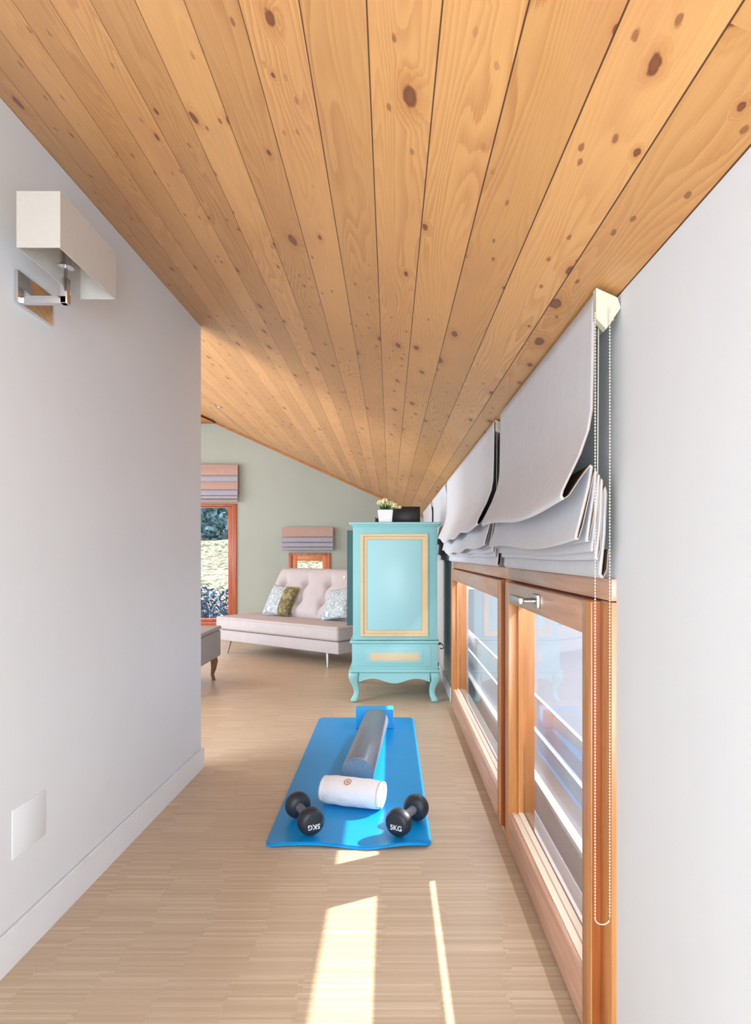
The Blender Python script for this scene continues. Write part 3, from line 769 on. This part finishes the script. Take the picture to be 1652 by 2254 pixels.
# towel
tw = empty('rolled_towel', (-.157, 2.70, T+.0015), R(-17))
TR, TL = .062, .262
def tfn(u, v):
    a = u*2*math.pi; t = (v*2-1)
    r = TR*(1-.10*abs(t)**6) + .0025*noise.noise(Vector((math.cos(a)*2, math.sin(a)*2, v*6)))
    r *= 1-.05*math.exp(-((a-.9)**2)/.01)
    return Vector((t*TL/2, r*1.08*math.cos(a), .058+r*.93*math.sin(a)))
b = MB(); b.grid(64, 36, tfn, closeu=True)
bmesh.ops.recalc_face_normals(b.bm, faces=b.bm.faces)
b.build('towel_roll', M['towel'], tw, ang=80)
for sgn in (-1, 1):     # spiral ends
    b = MB(); n = 220; turns = 4.5
    A, Bv = [], []
    for i in range(n+1):
        t = i/n; a = t*turns*2*math.pi + .6; r = TR*(.10+.84*t)
        for k, (lst, dr, dx) in enumerate(((A, 0, 0), (Bv, 0, -.012))):
            lst.append(b.bm.verts.new((sgn*(TL/2+.001+dx), r*1.08*math.cos(a), .058+r*.93*math.sin(a))))
    for i in range(n): b.bm.faces.new((A[i], A[i+1], Bv[i+1], Bv[i]))
    o = b.build('towel_end', M['towel'], tw, ang=80)
    md = o.modifiers.new('t', 'SOLIDIFY'); md.thickness = .0085; md.offset = 0
    b = MB(); vs = [b.bm.verts.new((sgn*(TL/2-.009), TR*.9*math.cos(2*math.pi*k/32), .058+TR*.85*math.sin(2*math.pi*k/32))) for k in range(32)]; b.bm.faces.new(vs)
    b.build('towel_core', M['towel'], tw)
# round orange emblem: ring with a small leaf shape
b = MB()
aa = R(128)
cy, cz = TR*1.08*math.cos(aa), .058+TR*.93*math.sin(aa)
nrm = Vector((0, math.cos(aa)/1.08, math.sin(aa)/.93)).normalized()
# the emblem faces the viewer: use the front-top of the roll
aa = math.pi-R(62)+R(0)
aa = R(180+(-0))-R(62)
cy, cz = TR*1.08*math.cos(aa), .058+TR*.93*math.sin(aa)
nrm = Vector((0, math.cos(aa)/1.08, math.sin(aa)/.93)).normalized()
def disc(r0, r1, n=32, c=(0, 0)):
    inn = [b.bm.verts.new((c[0]+r0*math.cos(2*math.pi*k/n), c[1]+r0*math.sin(2*math.pi*k/n), 0)) for k in range(n)]
    out = [b.bm.verts.new((c[0]+r1*math.cos(2*math.pi*k/n), c[1]+r1*math.sin(2*math.pi*k/n), 0)) for k in range(n)]
    for k in range(n): b.bm.faces.new((inn[k], out[k], out[(k+1) % n], inn[(k+1) % n]))
disc(.0115, .0165); disc(.001, .0055, 20, (-.001, .001)); disc(.0008, .0028, 12, (.005, -.005))
zax = nrm; xax = Vector((1, 0, 0)); yax = zax.cross(xax)
mm = Matrix(((xax.x, yax.x, zax.x, 0), (xax.y, yax.y, zax.y, cy), (xax.z, yax.z, zax.z, cz), (0, 0, 0, 1)))
# bend it round the roll
for v in b.bm.verts:
    yy = v.co.y; k = yy/TR
    a2 = aa - k
    v.co = Vector((v.co.x-.012, (TR+.0024)*1.08*math.cos(a2), .058+(TR+.0024)*.93*math.sin(a2)))
bmesh.ops.recalc_face_normals(b.bm, faces=b.bm.faces)
b.build('emblem', M['orange_mark'], tw)
tag(tw, 'rolled white terry towel with round orange emblem in front of the foam roller', 'towel')

# dumbbells
def text_mesh(txt, size):
    cu = bpy.data.curves.new('t', 'FONT'); cu.body = txt; cu.size = size; cu.align_x = 'CENTER'; cu.align_y = 'CENTER'; cu.extrude = .0004; cu.offset = .0006
    o = bpy.data.objects.new('t', cu); C.objects.link(o)
    dg = bpy.context.evaluated_depsgraph_get(); dg.update()
    me = bpy.data.meshes.new_from_object(o.evaluated_get(dg)); bpy.data.objects.remove(o)
    return me
def dumbbell(near, far, flip, label):
    n_, f_ = Vector(near), Vector(far); d = f_-n_; dist = d.length
    r = empty('dumbbell', (n_.x, n_.y, T+.0018), math.atan2(d.y, d.x)-math.pi/2)
    RR = .051
    def HX(y): return Matrix.Translation((0, y, RR+.001)) @ Matrix.Rotation(R(-90), 4, 'X')
    MB().lathe([(.020, .0), (.0175, .02), (.0165, dist/2), (.0175, dist-.02), (.020, dist)], HX(0), 24).build('grip', M['grip'], r)
    hp = [(0, -.032), (.027, -.032), (.040, -.0285), (.0485, -.018), (.052, -.004), (.0515, .008), (.046, .019), (.033, .027), (.019, .031), (0, .031)]
    for k, y in enumerate((0, dist)):
        prof = hp if k == 0 else [(a, -z) for a, z in hp][::-1]
        hd = MB().lathe(prof, HX(y), 40, cap=False).build('weight_head', M['rubber'], r, ang=60)
        if k == 0:
            me = text_mesh('5KG', .026); me.materials.clear(); me.materials.append(M['print'])
            t = bpy.data.objects.new('weight_mark', me); C.objects.link(t); t.parent = hd
            t.matrix_local = Matrix.Translation((.003, -.0328, RR-.010)) @ Matrix.Rotation(R(90), 4, 'X') @ Matrix.Rotation(R(180 if flip else 0), 4, 'Z')
    return tag(r, label, 'dumbbell', 'pair of dark dumbbells on the mat')
dumbbell((-.302, 2.42, 0), (-.373, 2.575, 0), True, 'dark round-headed dumbbell at the left near corner of the mat')
dumbbell((.034, 2.41, 0), (.104, 2.55, 0), False, 'dark round-headed dumbbell in the sunlight at right near corner of the mat')

# ------------------------------------------------------------------ outdoors beyond the gable
b = MB()
def hill(u, v):
    x = -16+u*16.5; y = 9.2+v*26
    z = -1.2 + 2.75*min(1, (y-9.2)/13.)**.9 + .25*noise.noise(Vector((x*.6, y*.6, 0))) + (0 if y < 22 else .05*(y-22))
    return Vector((x, y, z))
b.grid(70, 80, hill)
struct(b.build('hillside', M['rocky'], ang=180), 'sunlit rocky hillside outside the gable windows', 'hillside')
def foliage(name, loc, rad, h, mat, label, n=420, leaf=.13, group=None):
    r = empty(name, loc)
    MB().tube([(0, 0, -.1), (.05, 0, h*.5), (0, .02, h)], [rad*.1, rad*.07, rad*.03], 8).build('trunk', M['bark'], r)
    b = MB()
    for k in range(n):
        a = random.uniform(0, 6.28); e = math.asin(random.uniform(-1, 1)); q = random.random()**.4
        p = Vector((math.cos(a)*math.cos(e), math.sin(a)*math.cos(e), math.sin(e)*.9))*rad*q*(1+.25*noise.noise(Vector((a*1.5, e*2, loc[0]))))
        p.z += h
        d = Vector((random.uniform(-1, 1), random.uniform(-1, 1), random.uniform(-1, 1))).normalized(); s_ = d.cross(Vector((.3, .5, .8))).normalized()
        l = leaf*random.uniform(.7, 1.3)
        b.bm.faces.new([b.bm.verts.new(p-d*l), b.bm.verts.new(p+s_*l*.5), b.bm.verts.new(p+d*l), b.bm.verts.new(p-s_*l*.5)])
    b.build('crown', mat, r, smooth=False)
    return tag(r, label, name.split('_')[-1], group)
foliage('garden_shrub', (-3.25, 11.0, -.75), .75, .6, M['bushleaf'], 'dark bluish shrub low outside the tall window', 3200, .045)
for i, (x, y, rr) in enumerate(((-7.2, 24.5, 1.75), (-5.2, 29.5, 1.3), (-12.2, 27, 1.6))):
    foliage('hillside_tree', (x, y, 1.3), rr, 1.1, M['treeleaf'], ['wide blue-green tree filling the top of the tall window', 'farther blue-green tree on the hilltop past the tall window frame', 'blue-green tree farthest left on the hilltop'][i], 3600, .15, 'trees on the hillside outside')
foliage('hillside_tree', (-2.6, 25.5, .9), 1.0, .6, M['treeleaf'], 'blue-green tree seen through the little window behind the sofa', 1500, .13, 'trees on the hillside outside')

# ------------------------------------------------------------------ light
wd = bpy.data.worlds.new('sky'); bpy.context.scene.world = wd; wd.use_nodes = True
bg = wd.node_tree.nodes['Background']; bg.inputs[0].default_value = (.80, .87, 1.0, 1); bg.inputs[1].default_value = 1.5
sun = bpy.data.lights.new('sun', 'SUN'); sun.energy = 8.5; sun.angle = R(.6); sun.color = (1, .95, .86)
so_ = bpy.data.objects.new('sun', sun); C.objects.link(so_); so_.rotation_euler = Vector((-1, -.5, -1/1.3)).to_track_quat('-Z', 'Y').to_euler()
so_.location = (5, 3, 6)
def area(name, loc, target, sx, sy, e, col=(1, 1, 1)):
    l = bpy.data.lights.new(name, 'AREA'); l.shape = 'RECTANGLE'; l.size = sx; l.size_y = sy; l.energy = e; l.color = col
    o = bpy.data.objects.new(name, l); C.objects.link(o); o.location = loc
    o.rotation_euler = (Vector(target)-Vector(loc)).to_track_quat('-Z', 'Y').to_euler(); return o
area('fill_behind', (.15, -1.0, 1.0), (-.8, 2.2, 1.25), .9, 1.2, 50, (.80, .92, 1))  # added fill lamp behind the camera, brightens the left wall
area('room_fill', (-4.3, 5.8, 1.4), (0, 6.2, 1.2), 3.6, 2.0, 95, (.84, .92, 1))  # added fill lamp in the living room, no window at this wall
area('cabinet_fill', (-2.9, 2.4, 1.5), (-.3, 5.4, .7), 1.6, 1.6, 75, (.84, .92, 1))  # added fill lamp hidden behind the left wall, for cabinet, sofa and floor
area('ceiling_fill', (.15, -.95, .5), (-1.2, 1.0, 2.0), .5, .5, 8, (.88, .95, 1))  # added uplight behind the camera, lifts the near ceiling and upper wall
area('ledge_fill', (.585, 3.0, 1.01), (.62, 3.0, 0),   .02, 4.2, 17, (.9, .95, 1)).rotation_euler = (0, 0, 0)  # added strip lamp, unseen above the window head, brightens ledges and parapet


cam = bpy.data.cameras.new('camera'); co = bpy.data.objects.new('camera', cam); C.objects.link(co)
co.location = (0, 0, CH); co.rotation_euler = (R(90), 0, 0)
cam.sensor_fit = 'VERTICAL'; cam.sensor_height = 24; cam.lens = F/2254*24; cam.clip_start = .05
cam.shift_x = -32/2254; cam.shift_y = 93/2254
sc = bpy.context.scene; sc.camera = co
sc.view_settings.view_transform = 'Standard'; sc.view_settings.look = 'None'; sc.view_settings.exposure = .55
